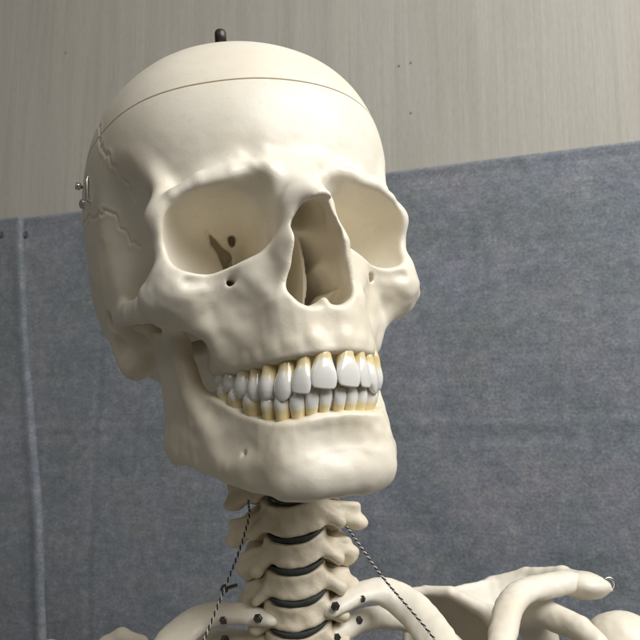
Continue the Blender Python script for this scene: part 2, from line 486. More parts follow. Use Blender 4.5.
    F.ell((0, 66, -48), (20, 30, 15), 5, '-')                  # palate
    c = 0
    for i, (kind, w, th, ze, zg) in enumerate(UPPER):          # root bulges
        p, t, n = arch_at(c + w / 2, 2.7); c += w
        L = [11, 11, 17, 12, 11, 9, 8, 6][i]
        F.chain([(p[0], p[1] - .6, zg + 4.6), (p[0] * .96, p[1] - 1.8, zg + L)], [4.2 if w < 9.5 else 4.8, 2.6], 2.4)
    # hollows of the face
    F.ell((31, 94, -22), (9.5, 8.5, 10), 7, '-', rot=(0, 0, -30))
    F.chain([(31, 89, -7), (38, 87, -8), (45, 84, -8)], [2.0, 2.2, 1.2], 4, '-')      # groove under the lower rim
    F.ell((0, 112, -33), (5, 6.0, 9), 6, '-')
    # eye sockets
    def orbit(X, Y, Z):
        s = (88 - Y) / 46.0
        g = np.where(s > 0, np.sqrt(np.maximum(1 - np.clip(s, 0, 1.0) ** 1.7, 0.0)), 1 - 0.12 * s)
        g = np.maximum(g, 0.02)
        cx, cz = 11.5 + 21.0 * g, 13.2 - 1.5 * np.clip(s, -.3, 1)
        u, v = X - cx, Z - cz
        ang = np.radians(-13 + 11 * np.clip((v + 4) / 12, 0, 1)); ca, sa = np.cos(ang), np.sin(ang)
        u, v = u * ca + v * sa, -u * sa + v * ca
        q = ((np.abs(u) / (21.0 * g)) ** 2.7 + (np.abs(v) / (np.where(v > 0, 15.4, 16.9) * g)) ** 2.7) ** (1 / 2.7)
        return np.maximum((q - 1) * 16.5 * g * 0.85, (Y - 125) * 0.5) + np.maximum(s - 1, 0) * 45
    F.apply(orbit, (0, 40, -8), (58, 125, 40), 2.0, '-')
    F.ell((19.5, 97, 23), (6.5, 8, 9), 7, '-', rot=(0, 0, -20))      # the inner rim melts into the side of the nose
    # superior fissure and optic canal deep in the socket
    F.chain([(19, 43.5, 15), (17.5, 43, 9)], [3.0, 2.6], 1.0, '-')
    F.chain([(19, 40, 15), (18, 39, 10)], [3.0, 2.6], 1.0, '-')
    for dy in (1, -3, -6):
        F.chain([(28.5 + dy * .25, 55 + dy, 22.5 + dy * -.4), (24.2 + dy * .25, 48 + dy, 19.3 - dy * .4), (18.5 + dy * .25, 43 + dy, 15 - dy * .4)], [1.2, 2.0, 2.9], 0.8, '-')
    F.chain([(19, 46, 14), (24, 50, 7.5), (31, 60, 1)], [2.0, 1.5, 0.8], 1.0, '-')
    F.chain([(17.6, 52, 20.6), (15.8, 43, 22.8)], [1.8, 2.0], 1.2, '-')
    F.chain([(17.0, 51, 19.0), (16.0, 44, 20.5)], [1.4, 1.2], 1.2, '-')
    F.ell((11.5, 87, 11), (2.2, 4.5, 5.0), 2.5, '-')           # lacrimal groove
    # pear-shaped nose opening and the cavity behind it
    F.chain([(0, 84, 24), (0, 95, 12.5), (0, 95.5, 0), (0, 93, -11)], [3.0, 7.8, 10.8, 11.2], 1.2, '-')
    F.chain([(0, 98, 12), (0, 116, 6.2)], [6.0, 6.2], 3, '-')
    F.chain([(0, 104, 3), (0, 101, -11)], [9.8, 11.0], 2.5, '-')
    F.chain([(4.4, 106, -17), (4.4, 64, -16)], [8.2, 8.2], 2, '-')
    F.chain([(0, 92, 2), (0, 66, 0)], [9.0, 6], 2, '-')
    F.chain([(0, 92, -12), (0, 66, -12)], [11.6, 10.5], 2, '-')
    # braincase hollow
    F.ell((0, -4, 66), (56, 70, 57), 2, '-')
    F.chain([(25, 0, -20), (24, -4, -8), (18, -8, 14)], [7.5, 6.5, 6], 3, '-')      # pit added in the skull base so the gap beside the jaw looks dark
    F.chain([(25, 44, 20), (21, 38, 17), (19, 36, 14)], [1.0, 1.8, 2.6], 0.8, '-')
    # spine of the nose, floor bump, foramina
    F.ell((2, 98, -27), (5.5, 5, 3.4), 3)
    F.chain([(0, 92, -28.5), (0, 99.5, -26), (0, 103.5, -23)], [4.2, 2.8, 1.5], 2.5)
    F.chain([(29.5, 90, -9), (28.5, 80, -9), (28, 72, -6)], [1.5, 1.5, 1.4], 1.3, '-')
    return F

cranF = build_cranium()
dC, loC = cranF.full()
dC = dC.copy()
gx, gy, gz = [loC[i] + np.arange(dC.shape[i], dtype=np.float32) * RES for i in range(3)]
# septum, a little bent, and shells inside the nose: not mirrored
def add_world(d, lo, h, f, b0, b1, k):
    sl = tuple(slice(max(int((b0[i] - lo[i]) / h), 0), int((b1[i] - lo[i]) / h) + 1) for i in range(3))
    X = gx[sl[0]][:, None, None]; Y = gy[sl[1]][None, :, None]; Z = gz[sl[2]][None, None, :]
    d[sl] = smin(d[sl], f(X, Y, Z), k)
def septum(X, Y, Z):
    xc = 2.6 * np.sin((Z + 24) / 34 * math.pi) + 0.03 * (Y - 80)
    return np.maximum(np.abs(X - xc) - 1.0, np.maximum(Y - (80 + 0.25 * (Z + 10)), 40 - Y))
add_world(dC, loC, RES, septum, (-8, 40, -26), (8, 100, 14), 1.0)
for sx, zc, r in ((1, -16, 4.2), (-1, -15, 4.0), (1, -3, 2.6), (-1, -2, 2.4)):
    def shell(X, Y, Z, sx=sx, zc=zc, r=r):
        return np.sqrt(((X - sx * 11.2) / 1.15) ** 2 + (Z - zc - 0.12 * (Y - 80)) ** 2) * 0.95 - r * np.clip((Y - 38) / 26, .2, 1) + 0.25 * np.maximum(Y - 74, 0)
    add_world(dC, loC, RES, shell, (-16, 42, -24), (16, 94, 8), 2.0)

CUT_Z, GAP = 76.4, 0.28
Zg = gz[None, None, :] + 0.012 * gx[:, None, None] - 0.006 * (gy[None, :, None] - 60)
def poly_dist(v, P):
    P = np.array(P, float); best = np.full(len(v), 1e9)
    for a, b in zip(P[:-1], P[1:]):
        ba = b - a; t = np.clip(((v - a) @ ba) / (ba @ ba), 0, 1)
        best = np.minimum(best, np.linalg.norm(v - a - t[:, None] * ba, axis=1))
    return best
def jag(P, step, amp, seed):
    rng = np.random.default_rng(seed); out = []
    P = np.array(P, float)
    for a, b in zip(P[:-1], P[1:]):
        n = max(int(np.linalg.norm(b - a) / step), 1)
        for i in range(n): out.append(a + (b - a) * i / n + rng.uniform(-amp, amp, 3))
    return np.array(out + [P[-1]])
CORONAL = [(-12, 6, 127), (-34, 8, 121), (-50, 9, 112), (-59, 11, 101), (-62, 18, 90), (-63.5, 28, 80), (-64.5, 35, 68), (-63, 42, 59), (-61.6, 45, 54), (-58.7, 44.7, 48), (-55.9, 45, 41)]
SQUAM = [(-66, -34, 40), (-70.8, -15.8, 52), (-70.5, 4, 49), (-69.6, 17.3, 44.5), (-67.6, 25.3, 43.7), (-65.2, 28.4, 43.4), (-61.9, 29.7, 37.7), (-60.1, 29.6, 32.0), (-57.2, 31.4, 28.0), (-54.3, 36.9, 23.2)]
SUT = []
for k_, P in enumerate((CORONAL, SQUAM)):
    SUT.append(jag(P, 1.7, 1.5, k_)); Pm = np.array(P, float); Pm[:, 0] *= -1; SUT.append(jag(Pm, 3.0, 1.1, k_ + 10))
SC = np.array([0.0, 0.0, 45.0])
def disp_cran(v):
    rough = 1 - 0.75 * np.clip((v[:, 2] - 45) / 20, 0, 1)          # the vault is smooth, the face lumpy
    d = 0.40 * vnoise(v, 26, 1) + rough * (0.25 * vnoise(v, 9, 2) + 0.09 * vnoise(v, 4, 3))
    front = np.clip((v[:, 1] - 70) / 15, 0, 1)
    brow = np.exp(-((v[:, 2] - 38) / 9) ** 2) * front
    d += brow * np.exp(-((np.abs(v[:, 0]) - 14) / 10) ** 2) * (1.15 * vnoise(v + 0.4 * v[:, [1, 2, 0]], 9.5, 4) + 0.35 * vnoise(v + 0.5 * v[:, [2, 0, 1]], 4.1, 5))
    mid = np.exp(-((v[:, 2] + 14) / 16) ** 2) * np.clip((v[:, 1] - 50) / 15, 0, 1)
    d += mid * (0.45 * vnoise(v + 0.4 * v[:, [2, 0, 1]], 7, 6) + 0.2 * vnoise(v, 3.6, 7))
    m = v[:, 2] > 10
    for P in SUT:
        idx = np.flatnonzero(m & (np.abs(v[:, 0] - P[:, 0].mean()) < 40))
        on = lambda a: (a - SC) / np.linalg.norm(a - SC, axis=1, keepdims=True) * 72
        q = poly_dist(on(v[idx]), on(P))
        out = np.clip((np.linalg.norm(v[idx] - SC, axis=1) - 55) / 4, 0, 1)      # not on the inner face
        out = np.where(v[idx, 2] < 60, np.clip((np.abs(v[idx, 0]) - 46) / 4, 0, 1), out)
        d[idx] += out * (-0.5 * np.exp(-(q / 0.55) ** 2) + 0.13 * np.exp(-((q - 1.6) / 1.0) ** 2) * (1 + 0.8 * vnoise(v[idx], 5, 31)))
    return d
VAULT = lambda v: np.clip((v[:, 2] - 50) / 22, 0, 1)
whole = mesh_field('cranium', dC, loC, RES, MAT['bone'], skeleton, 2, disp_cran, relax=VAULT)
def cut_mesh(o, keep_up, gap):
    """saw the braincase at the cut plane and close the sawn rim"""
    P = np.array([(0, 60, CUT_Z + gap), (50, 60, CUT_Z + gap - 0.6), (0, 0, CUT_Z + gap - 0.36)], float)
    Q = tob(P); n = np.cross(Q[1] - Q[0], Q[2] - Q[0]); n /= np.linalg.norm(n)
    up = tob(np.array([(0, 60, CUT_Z + 50.0)]))[0] - Q[0]
    if n @ up < 0: n = -n
    b = bmesh.new(); b.from_mesh(o.data)
    r = bmesh.ops.bisect_plane(b, geom=b.verts[:] + b.edges[:] + b.faces[:], plane_co=Vector(Q[0]), plane_no=Vector(n), clear_outer=not keep_up, clear_inner=keep_up)
    rim = [e for e in r['geom_cut'] if isinstance(e, bmesh.types.BMEdge)]
    ctr = Vector(tob(np.array([(0.0, 0.0, CUT_Z + gap)]))[0])
    ex = bmesh.ops.extrude_edge_only(b, edges=rim)               # the sawn rim, a ledge 4 mm wide
    for g in ex['geom']:
        if isinstance(g, bmesh.types.BMVert):
            d = ctr - g.co; d -= Vector(n) * d.dot(Vector(n)); g.co += d.normalized() * 0.004
        elif isinstance(g, bmesh.types.BMFace): g.smooth = False
    for e in rim: e.smooth = False
    me = bpy.data.meshes.new('skull_cap' if keep_up else 'cranium'); b.to_mesh(me); b.free()
    me.materials.append(MAT['bone'])
    return me
capm = cut_mesh(whole, True, 0.42); lowm = cut_mesh(whole, False, -0.42)
cranium = whole; old = whole.data; cranium.data = lowm; bpy.data.meshes.remove(old)
cap = bpy.data.objects.new('skull_cap', capm); col.objects.link(cap); cap.parent = skeleton

# ---------------------------------------------------------------- lower jaw
LIN = [4.9, 4.8, 4.6, 4.4, 4.2, 3.8, 3.2, 2.6]                # how far the lower row stands inside the upper one
def build_mandible():
    F = Field((0, -4, -108), (62, 112, 8), RES, sym=True)
    SS = [0, 6, 12, 19, 26, 34, 44, 54, 64, 72]
    INS = [5.6, 5.5, 5.3, 5.2, 5.0, 4.6, 4.0, 3.0, 0.6, -1.5]
    pl = [arch_at(a, b)[0] for a, b in zip(SS, INS)]
    pl[0][0] = 0
    zt = [-63.8, -63.8, -64.4, -65.2, -64.4, -61.6, -58.0, -53, -48, -45]
    zl = [-80] * 5 + [-78, -76, -74, -70, -66]
    F.apply(wall_prim(pl, zl, zt, [4.3, 4.3, 4.6, 5, 5.3, 5.8, 6, 6, 5.6, 5], 1.6), (0, 25, -95), (50, 100, -40), 6, '+')
    lb = [(0, 92, -85), (10, 91.5, -85.5), (18, 87, -85), (25, 76, -81.5), (31, 62, -77), (37, 46, -72), (42, 28, -67), (44, 16, -61)]
    F.chain(lb, [6.6, 6.8, 6.4, 6.2, 5.8, 5.2, 4.6, 4.2], 9)
    F.chain([(a, b - 1, c + 9) for a, b, c in lb[:7]], [5.6, 5.6, 5.6, 5.6, 5.2, 4.6, 4.2], 8)
    F.ell((0, 94.5, -82), (11, 5, 8), 8)
    F.ell((14, 91.5, -85), (8, 5.5, 5.5), 7)
    F.ell((0, 91.8, -72), (20, 6.5, 10), 8)
    # ramus: a plate whose outline is a polygon in side view
    out = np.array([(9, -64), (17, -71), (36, -69), (50, -58), (45, -44), (39, -28), (37, -14), (35, -6), (30, -6), (26, -13), (20, -16), (13, -10), (10, -2), (3, -2), (3, -10), (8, -26), (8, -45)], float)
    def ramus(X, Y, Z):
        d = np.full(np.broadcast_shapes(Y.shape, Z.shape), 1e9, np.float32); sgn = np.ones_like(d)
        for i in range(len(out)):
            a, b = out[i - 1], out[i]; e = b - a
            t = np.clip(((Y - a[0]) * e[0] + (Z - a[1]) * e[1]) / (e @ e), 0, 1)
            d = np.minimum(d, (Y - a[0] - t * e[0]) ** 2 + (Z - a[1] - t * e[1]) ** 2)
            c1 = Z >= a[1]; c2 = Z < b[1]; c3 = (e[0] * (Z - a[1])) > (e[1] * (Y - a[0]))
            sgn = np.where((c1 & c2 & c3) | (~c1 & ~c2 & ~c3), -sgn, sgn)
        d2 = sgn * np.sqrt(d)
        xc = 42.6 - 0.12 * (Y - 15) + np.where(Z > -40, 0.0042 * (Z + 40) ** 2, 0.0010 * (Z + 40) ** 2)
        dx = np.abs(X - xc) - 3.4 + 2.4; dd = d2 + 2.4
        return np.sqrt(np.maximum(dx, 0) ** 2 + np.maximum(dd, 0) ** 2) + np.minimum(np.maximum(dx, dd), 0) - 2.4
    F.apply(ramus, (30, 0, -76), (58, 54, 0), 5, '+')
    F.ell((50.5, 7, -4), (9, 5, 5), 4)                         # condyle
    F.chain([(41, 38, -22), (39.5, 45, -44), (37, 54, -58), (33, 64, -70)], [3.0, 3.6, 3.4, 1.5], 6)   # oblique line
    c = 0
    for i, (kind, w, th, ze, zg) in enumerate(LOWER):
        p, t, n = arch_at(c + w / 2, LIN[i] + 0.3); c += w
        F.chain([(p[0], p[1], zg - 4.6), (p[0] * 1.01, p[1] - 0.4, zg - [13, 13, 16, 13, 11, 6, 5, 4][i])], [4.1 if w < 9 else 4.3, 2.8], 2.0)
    F.ell((0, 108.3, -74), (23, 8.0, 7.5), 8, '-')
    F.ell((39, 78, -69), (8, 12, 6), 7, '-', rot=(0, 0, 25))
    F.chain([(31, 80, -73), (24, 74, -74)], [0.7, 0.8], 1.8, '-')     # mental foramen
    return F
mandF = build_mandible()
dM, loM = mandF.full()
def disp_mand(v):
    d = 0.4 * vnoise(v, 16, 21) + 0.22 * vnoise(v, 7, 22) + 0.1 * vnoise(v, 3.5, 23)
    return d + np.exp(-((v[:, 2] + 72) / 7) ** 2) * np.clip((v[:, 1] - 70) / 15, 0, 1) * 0.35 * vnoise(v, 4, 24)
mandible = mesh_field('mandible', dM, loM, RES, MAT['bone'], skeleton, 2, disp_mand)

# ---------------------------------------------------------------- teeth, each one a piece of its own
def tooth_mesh(kind, W, T, L, seed, up=True):
    """local z: 0 at the biting edge, growing towards the root; x along the arch, y outward"""
    rng = random.Random(seed)
    H = L + 3.5                                               # the root goes on inside the bone
    rows, seg = 22, 24
    P = {'incisor': ([0, .06, .2, .36, .55, .72, .84, 1], [.76, .92, 1, .95, .76, .62, .60, .5], [.16, .22, .38, .58, .80, .90, .86, .6]),
         'canine': ([0, .06, .2, .36, .55, .72, .84, 1], [.30, .62, .95, 1, .90, .76, .70, .5], [.16, .36, .62, .80, .92, .94, .88, .6]),
         'premolar': ([0, .05, .2, .36, .55, .72, .84, 1], [.46, .78, .97, 1, .86, .74, .70, .5], [.50, .78, .95, 1, .96, .90, .85, .6]),
         'molar': ([0, .05, .2, .36, .55, .72, .84, 1], [.66, .88, .99, 1, .90, .82, .80, .6], [.66, .88, .98, 1, .96, .92, .88, .6])}[kind]
    V, Fq = [], []
    for r in range(rows):
        s = (r / (rows - 1)) ** 1.25
        z = s * H
        w = np.interp(s, P[0], P[1]); w = (w if up or s < .4 else 0.5 + 0.5 * w) * W / 2 * 0.985; t = np.interp(s, P[0], P[2]) * T / 2
        out = {'incisor': 1, 'canine': 1}.get(kind, 0.4)
        yo = out * (T / 2 - t) * 0.55 - 0.9 * s * s               # the outer face stays nearly upright
        yo += 0.55 * math.sin(math.pi * min(s / .6, 1))           # belly of the crown
        ex = 2.35 if kind in ('incisor', 'molar') else 2.1
        for j in range(seg):
            a = 2 * math.pi * j / seg
            ca, sa = math.cos(a), math.sin(a)
            x = w * math.copysign(abs(ca) ** (2 / ex), ca); y = yo + t * math.copysign(abs(sa) ** (2 / ex), sa)
            zz = z
            if kind == 'incisor' and s < .3: zz += 0.6 * (1 - s / .3) * abs(x / (W / 2)) ** 3 + (0.35 * (x / W) * (1 - s / .3))
            if kind in ('premolar', 'molar') and s < .25:
                zz += (1 - s / .25) * (0.9 * math.cos(2 * math.pi * x / W * (1 if kind == 'premolar' else 2)) * -0.5 + 0.3)
            if kind == 'molar' and s > .3: x *= 1 + 0.0 * s
            V.append((x, y, zz))
    for r in range(rows - 1):
        for j in range(seg):
            a = r * seg + j; b = r * seg + (j + 1) % seg
            Fq.append((a, b, b + seg, a + seg))
    V.append((0, float(np.mean([v[1] for v in V[:seg]])), 0.5 if kind in ('premolar', 'molar') else -0.05))
    V.append((0, V[(rows - 1) * seg + 6][1] - T * .3, H + .5))
    c0, c1 = len(V) - 2, len(V) - 1
    for j in range(seg):
        Fq.append((c0, (j + 1) % seg, j, j)); k = (rows - 1) * seg
        Fq.append((c1, k + j, k + (j + 1) % seg, k + (j + 1) % seg))
    me = bpy.data.meshes.new('tooth')
    me.from_pydata([(x / 1000, y / 1000, z / 1000) for x, y, z in V], [], [tuple(dict.fromkeys(f)) for f in Fq])
    me.update()
    for p in me.polygons: p.use_smooth = True
    me.materials.append(MAT['tooth'])
    return me
def place_teeth(rows, parent, up, inset, seed):
    rng = random.Random(seed)
    c = 0
    for i, (kind, w, th, ze, zg) in enumerate(rows):
        p, t, n = arch_at(c + w / 2, inset[i] + (th * 0.33 if up else 0)); c += w
        me = tooth_mesh(kind, w * (1 if up else 0.84), th, abs(zg - ze), i, up)
        for sx in (-1, 1):
            o = bpy.data.objects.new('tooth', me); col.objects.link(o); o.parent = parent
            o['neck'] = ([.0108, .0104, .0110, .0096, .0094, .0090, .0084, .0078][i] if up else [.0060, .0062, .0070, .0064, .0060, .0056, .0052, .005][i]) + rng.uniform(-.0005, .0005)
            ang = math.atan2(-sx * n[0], n[1])                 # outward direction in the plan
            q = tob((sx * p[0], p[1], ze + rng.uniform(-.35, .35)))
            # local y -> outward, z -> towards the root
            yv = Vector((sx * n[0], -n[1], 0)).normalized()
            lean = rng.uniform(-.05, .05)
            zv = Vector((0, 0, 1 if up else -1)) + yv * (-0.13 if i < 3 else 0.02) + Vector((-yv.y, yv.x, 0)) * lean
            zv.normalize(); xv = yv.cross(zv).normalized(); yv = zv.cross(xv)
            o.matrix_local = Matrix(((xv.x, yv.x, zv.x, q[0]), (xv.y, yv.y, zv.y, q[1]), (xv.z, yv.z, zv.z, q[2]), (0, 0, 0, 1)))
place_teeth(UPPER, cranium, True, [0] * 8, 5)
place_teeth(LOWER, mandible, False, LIN, 9)

# ---------------------------------------------------------------- neck: vertebrae and discs
def body_noise(amp, seed):
    return lambda v: amp * (vnoise(v + 0.35 * v[:, [1, 2, 0]], 9, seed) + 0.6 * vnoise(v + 0.35 * v[:, [2, 0, 1]], 4.7, seed + 1) + 0.3 * vnoise(v, 2.6, seed + 2))
def vertebra(name, zc, hgt, xo, yo, wd, tpx, seed, tilt=0.0):
    F = Field((0, -46 + yo, zc - 24), (tpx + 8, 20 + yo, zc + 18), 0.8, sym=True)
    R_ = random.Random(seed); j = lambda a: R_.uniform(-a, a)
    def bodyf(X, Y, Z):
        z = Z - zc - 3.2 * (X / wd) ** 2 + 0.10 * (Y - yo)
        wz = 1 - 0.10 * np.clip(1 - (2 * z / hgt) ** 2, 0, 1)
        q = ((np.abs(X) / (wd * wz)) ** 2.5 + (np.abs(Y - yo) / (9.2 * wz)) ** 2.5 + 1e-6) ** (1 / 2.5)
        a = (q - 1) * 9.0; b = np.abs(z) - hgt / 2
        return -smin(-a, -b, 2.4)
    F.apply(bodyf, (0, yo - 10, zc - 12), (wd + 1, yo + 10, zc + 13), 2, '+')
    # side processes with a front tubercle, joint pillars, arch and spine behind
    F.chain([(wd - 3, yo - 2, zc + 1), (wd + 5, yo - 3 + j(1), zc - 1.5 + j(1)), (tpx - 1, yo - 8 + j(2), zc - 5 + j(2))], [4.4, 3.0, 2.6], 3, flat=((0, .5, 1), 1.25))
    F.chain([(wd - 2, yo + 2, zc + 1.5), (wd + 5.5, yo + 1.5, zc - 4.5 + j(1.5))], [3.2, 2.6], 3)
    F.chain([(wd - 2, yo - 1, zc + hgt / 2 + 1), (wd - 1, yo - 6, zc + hgt / 2 + 3)], [2.2, 2.0], 3)
    F.tri((wd - 4, yo - 1, zc + hgt * .35), (tpx - 3, yo - 7, zc + 1.5), (tpx - 5, yo - 8, zc - 7), 2.0 + j(.4), 3)
    F.ell((17, yo - 14, zc), (7.5, 7, 9), 4, rot=(35, 0, 0))
    F.ell((tpx - 3, yo - 9, zc - 6 + j(2)), (3.4 + j(.8), 4.2, 4.2 + j(1)), 3, rot=(0, 30, 0))
    F.chain([(16, yo - 17, zc - 1), (8, yo - 25, zc - 3), (0, yo - 29, zc - 5)], [4, 3.6, 3.6], 3, flat=((0, 1, 0), 1.4))
    F.chain([(0, yo - 28, zc - 5), (1, yo - 40, zc - 11)], [3.6, 3.2], 3)
    F.chain([(wd + 1.5, yo - 6.5, zc + 10), (wd + 1.5, yo - 6.5, zc - 12)], [1.7, 1.7], 1.2, '-')
    d, lo = F.full()
    lo = [lo[0] + xo, lo[1], lo[2]]
    return mesh_field(name, d, lo, 0.8, MAT['bone_neck'], skeleton, 2, body_noise(0.75, seed), True)
def disc(zc, xo, yo, wd, seed):
    F = Field((0, yo - 11, zc - 4), (wd + 2, yo + 11, zc + 8), 0.5, sym=True)
    def f(X, Y, Z):
        z = Z - zc - 3.2 * (X / wd) ** 2 + 0.10 * (Y - yo)
        q = ((np.abs(X) / wd) ** 2.5 + (np.abs(Y - yo) / 9.3) ** 2.5 + 1e-6) ** (1 / 2.5)
        return -smin(-(q - 1) * 9.0, -(np.abs(z) - 1.25 + 0.45 * (X / wd) ** 2), 0.8)
    F.apply(f, (0, yo - 10, zc - 3), (wd + 1, yo + 10, zc + 7), 0, '+')
    d, lo = F.full()
    return mesh_field('disc', d, [lo[0] + xo, lo[1], lo[2]], 0.5, MAT['disc'], skeleton, 1, body_noise(0.25, seed), True)
DZ = [-82.5, -95.5, -108.2, -121.6, -134.8, -147.6, -160.4, -174.0]
lean = lambda z: float(np.interp(-z, [95, 150], [3.2, -2.0]))
back = lambda z: float(np.interp(-z, [80, 120, 160], [3, 0, -1]))
for i in range(1, len(DZ) - 1):
    a, b = DZ[i], DZ[i + 1]
    if i == 1: a = -92.0                                     # the uppermost body in view is the tallest
    zc = (a + b) / 2 - 1.2
    vertebra('vertebra', zc, a - b - 2.4, lean(zc), back(zc), 13.0 + 0.2 * i + (1.2 if i == 1 else 0), [27, 32, 27, 26, 22, 21, 21][i], 40 + 3 * i)
vertebra('vertebra', -84.5, 12, lean(-86), back(-86), 12.6, 31, 38)
for i, z in enumerate(DZ[2:-1]):
    disc(z - 1.2, lean(z), back(z), 12.7 + 0.2 * i, 80 + i)
disc(-92.2, lean(-92), back(-92), 12.2, 79)
# axis and atlas under the skull, mostly behind the jaw
vertebra('vertebra', -70, 26, 3.0, 0, 12, 27, 70)
def atlas():
    F = Field((0, -45, -58), (42, 18, -24), 1.0, sym=True)
    F.chain([(0, 8, -42), (10, 6, -42), (18, -3, -41), (19, -14, -41), (10, -28, -42), (0, -32, -42)], [4, 4.4, 7, 5.5, 3.6, 4], 3)
    F.chain([(18, -5, -42), (35, -10, -43)], [6, 4.5], 4)
    d, lo = F.full()
    return mesh_field('vertebra', d, [lo[0] - 1, lo[1], lo[2]], 1.0, MAT['bone_neck'], skeleton, 2, body_noise(0.4, 75), True)
atlas()

# ---------------------------------------------------------------- ribs, shoulder blades, collar bones
def bone_field(name, lo, hi, build, seed, mat='bone', h=1.0, amp=0.4):
    F = Field(lo, hi, h); build(F)
    d, l = F.full()
    return mesh_field(name, d, l, h, MAT[mat], skeleton, 2, body_noise(amp, seed), True)
def rib(pts, rad, seed, flat):
    P = np.array(pts); m = max(rad) + 5
    # smooth the path
    t = np.linspace(0, len(P) - 1, 28); Q = np.stack([np.interp(t, range(len(P)), P[:, c]) for c in range(3)], 1)
    for _ in range(12): Q[1:-1] = (Q[:-2] + Q[2:] + 2 * Q[1:-1]) / 4
    r = list(np.interp(t, range(len(P)), rad))
    bone_field('rib', P.min(0) - m, P.max(0) + m, lambda F: F.chain(Q, r, 0, flat=flat), seed)
rib([(-14.5, 3, -141.5), (-27, -2, -138.6), (-40, -10, -136.5), (-51, -6, -139.6), (-59.8, 8, -146.8), (-68.1, 36, -160), (-64, 62, -172), (-40, 78, -182)], [4.8, 6.0, 7.0, 7.6, 7.6, 7, 6.5, 6], 100, ((.3, .5, .9), 1.8))
rib([(13.5, 3, -141.8), (23.5, -3, -138.8), (36, -11, -135.6), (48, -6, -142.2), (55.5, 8, -154.9), (61.3, 36, -172.1), (56, 62, -184), (34, 78, -194)], [4.8, 6.0, 7.0, 7.8, 8.2, 7.6, 6.5, 6], 103, ((-.3, .5, .9), 1.8))
rib([(-14, -4, -154.5), (-29, -14, -152), (-46, -28, -152.0), (-77, -38, -160.7), (-99, -8, -176), (-96, 40, -196)], [5.2, 5.2, 5.4, 5.2, 5.2, 5.2], 106, ((.8, .3, .3), 1.5))
rib([(12.5, -4, -154.5), (24.5, -14, -151), (41, -30, -152), (64.0, -40, -164), (84, -10, -183), (86, 40, -204)], [5.2, 5.2, 5.4, 5.2, 5.2, 5.2], 109, ((-.8, .3, .3), 1.5))

def scapula(F, s):
    m = lambda p: (s * p[0], p[1], p[2])
    SUP = [(56.5, -62, -149.4), (66.7, -60, -148.8), (78, -54, -150.7), (88.9, -48, -158.4), (99.1, -40, -166.3)]
    SPN = [(64, -84, -166), (84.4, -84, -157.6), (106.9, -78, -152.6), (125, -70, -150.6), (138.9, -54, -152), (144, -38, -154.8)]
    F.chain([m(p) for p in SUP], [2.6, 2.4, 2.6, 3.2, 5.5], 0)
    F.chain([m(p) for p in SPN], [2.0, 2.6, 2.8, 4.2, 5.6, 6.2], 3)
    for a, b, c in ((SUP[0], SUP[2], SPN[1]), (SUP[2], SUP[4], SPN[2]), (SUP[2], SPN[1], SPN[2]), (SUP[4], SPN[2], SPN[3]), (SUP[0], SPN[0], SPN[1]), (SUP[0], SPN[0], (50, -90, -215)), (SPN[0], SPN[2], (50, -90, -215)), (SUP[4], SPN[2], (90, -66, -215)), (SPN[2], (90, -66, -215), (50, -90, -215))):
        F.tri(m(a), m(b), m(c), 1.6, 2.5)
    F.ell(m((141, -32, -154)), (12.5, 13, 6.4), 5, rot=(0, s * 12, s * -20))                 # acromion
    F.chain([m(p) for p in ((99, -42, -167), (108, -42, -166), (118, -28, -163.5), (128, -12, -169), (131, -2, -174))], [6, 7, 6.6, 6, 5], 4)   # beak process
    F.ell(m((118, -44, -180)), (9, 9, 18), 6)
def right_scapula(F):
    # the right shoulder sits a little higher and further in
    P = [(-107.3, -62, -159), (-101, -62, -152.6), (-92.8, -62, -150.0), (-84, -60, -154), (-72, -58, -166)]
    F.chain(P, [4.2, 4.6, 4.8, 4.4, 3], 0)
    for a, b, c in ((P[0], P[2], (-90, -84, -215)), (P[2], P[4], (-90, -84, -215)), (P[2], P[4], (-66, -80, -190)), (P[0], (-120, -70, -172), (-90, -84, -215))): F.tri(a, b, c, 1.8, 3)
    F.chain([(-90, -84, -172), (-112, -74, -158), (-128, -56, -150), (-138, -34, -150.5)], [3, 4, 5, 6], 3)
    F.ell((-132, -26, -150), (12, 12, 6), 4)
bone_field('scapula', (42, -104, -232), (162, 14, -138), lambda F: scapula(F, 1), 112)
bone_field('scapula', (-160, -104, -232), (-50, 0, -138), right_scapula, 115)
def path_bone(name, P, rad, seed, flat=None):
    P = np.array(P, float); m = max(rad) + 5
    t = np.linspace(0, len(P) - 1, 26); Q = np.stack([np.interp(t, range(len(P)), P[:, c]) for c in range(3)], 1)
    for _ in range(8): Q[1:-1] = (Q[:-2] + Q[2:] + 2 * Q[1:-1]) / 4
    bone_field(name, P.min(0) - m, P.max(0) + m, lambda F: F.chain(Q, list(np.interp(t, range(len(P)), rad)), 0, flat=flat), seed)
path_bone('clavicle', [(133, -28, -150.6), (119, -22, -149.6), (102, -12, -148.6), (90.7, 3, -151.7), (82.0, 22, -162), (65.6, 48, -183), (32.0, 72, -197), (16, 78, -200)], [6.5, 6.6, 6.6, 6.4, 5.8, 5.6, 6.5, 8], 118, flat=((0, .5, 1), 1.3))
path_bone('clavicle', [(-130, -16, -146.5), (-120, -12, -146), (-106, -4, -152), (-95, 8, -158), (-84, 24, -166), (-66, 48, -184), (-32, 72, -197), (-16, 78, -200)], [6.5, 6.6, 6.4, 6.2, 5.8, 5.6, 6.5, 8], 121, flat=((0, .5, 1), 1.3))
def humerus(F):
    F.ell((154, -34, -189), (21, 21, 21), 0)
    F.chain([(160, -34, -196), (164, -34, -240)], [15, 12], 8)
bone_field('humerus', (128, -60, -240), (186, -8, -162), humerus, 124)

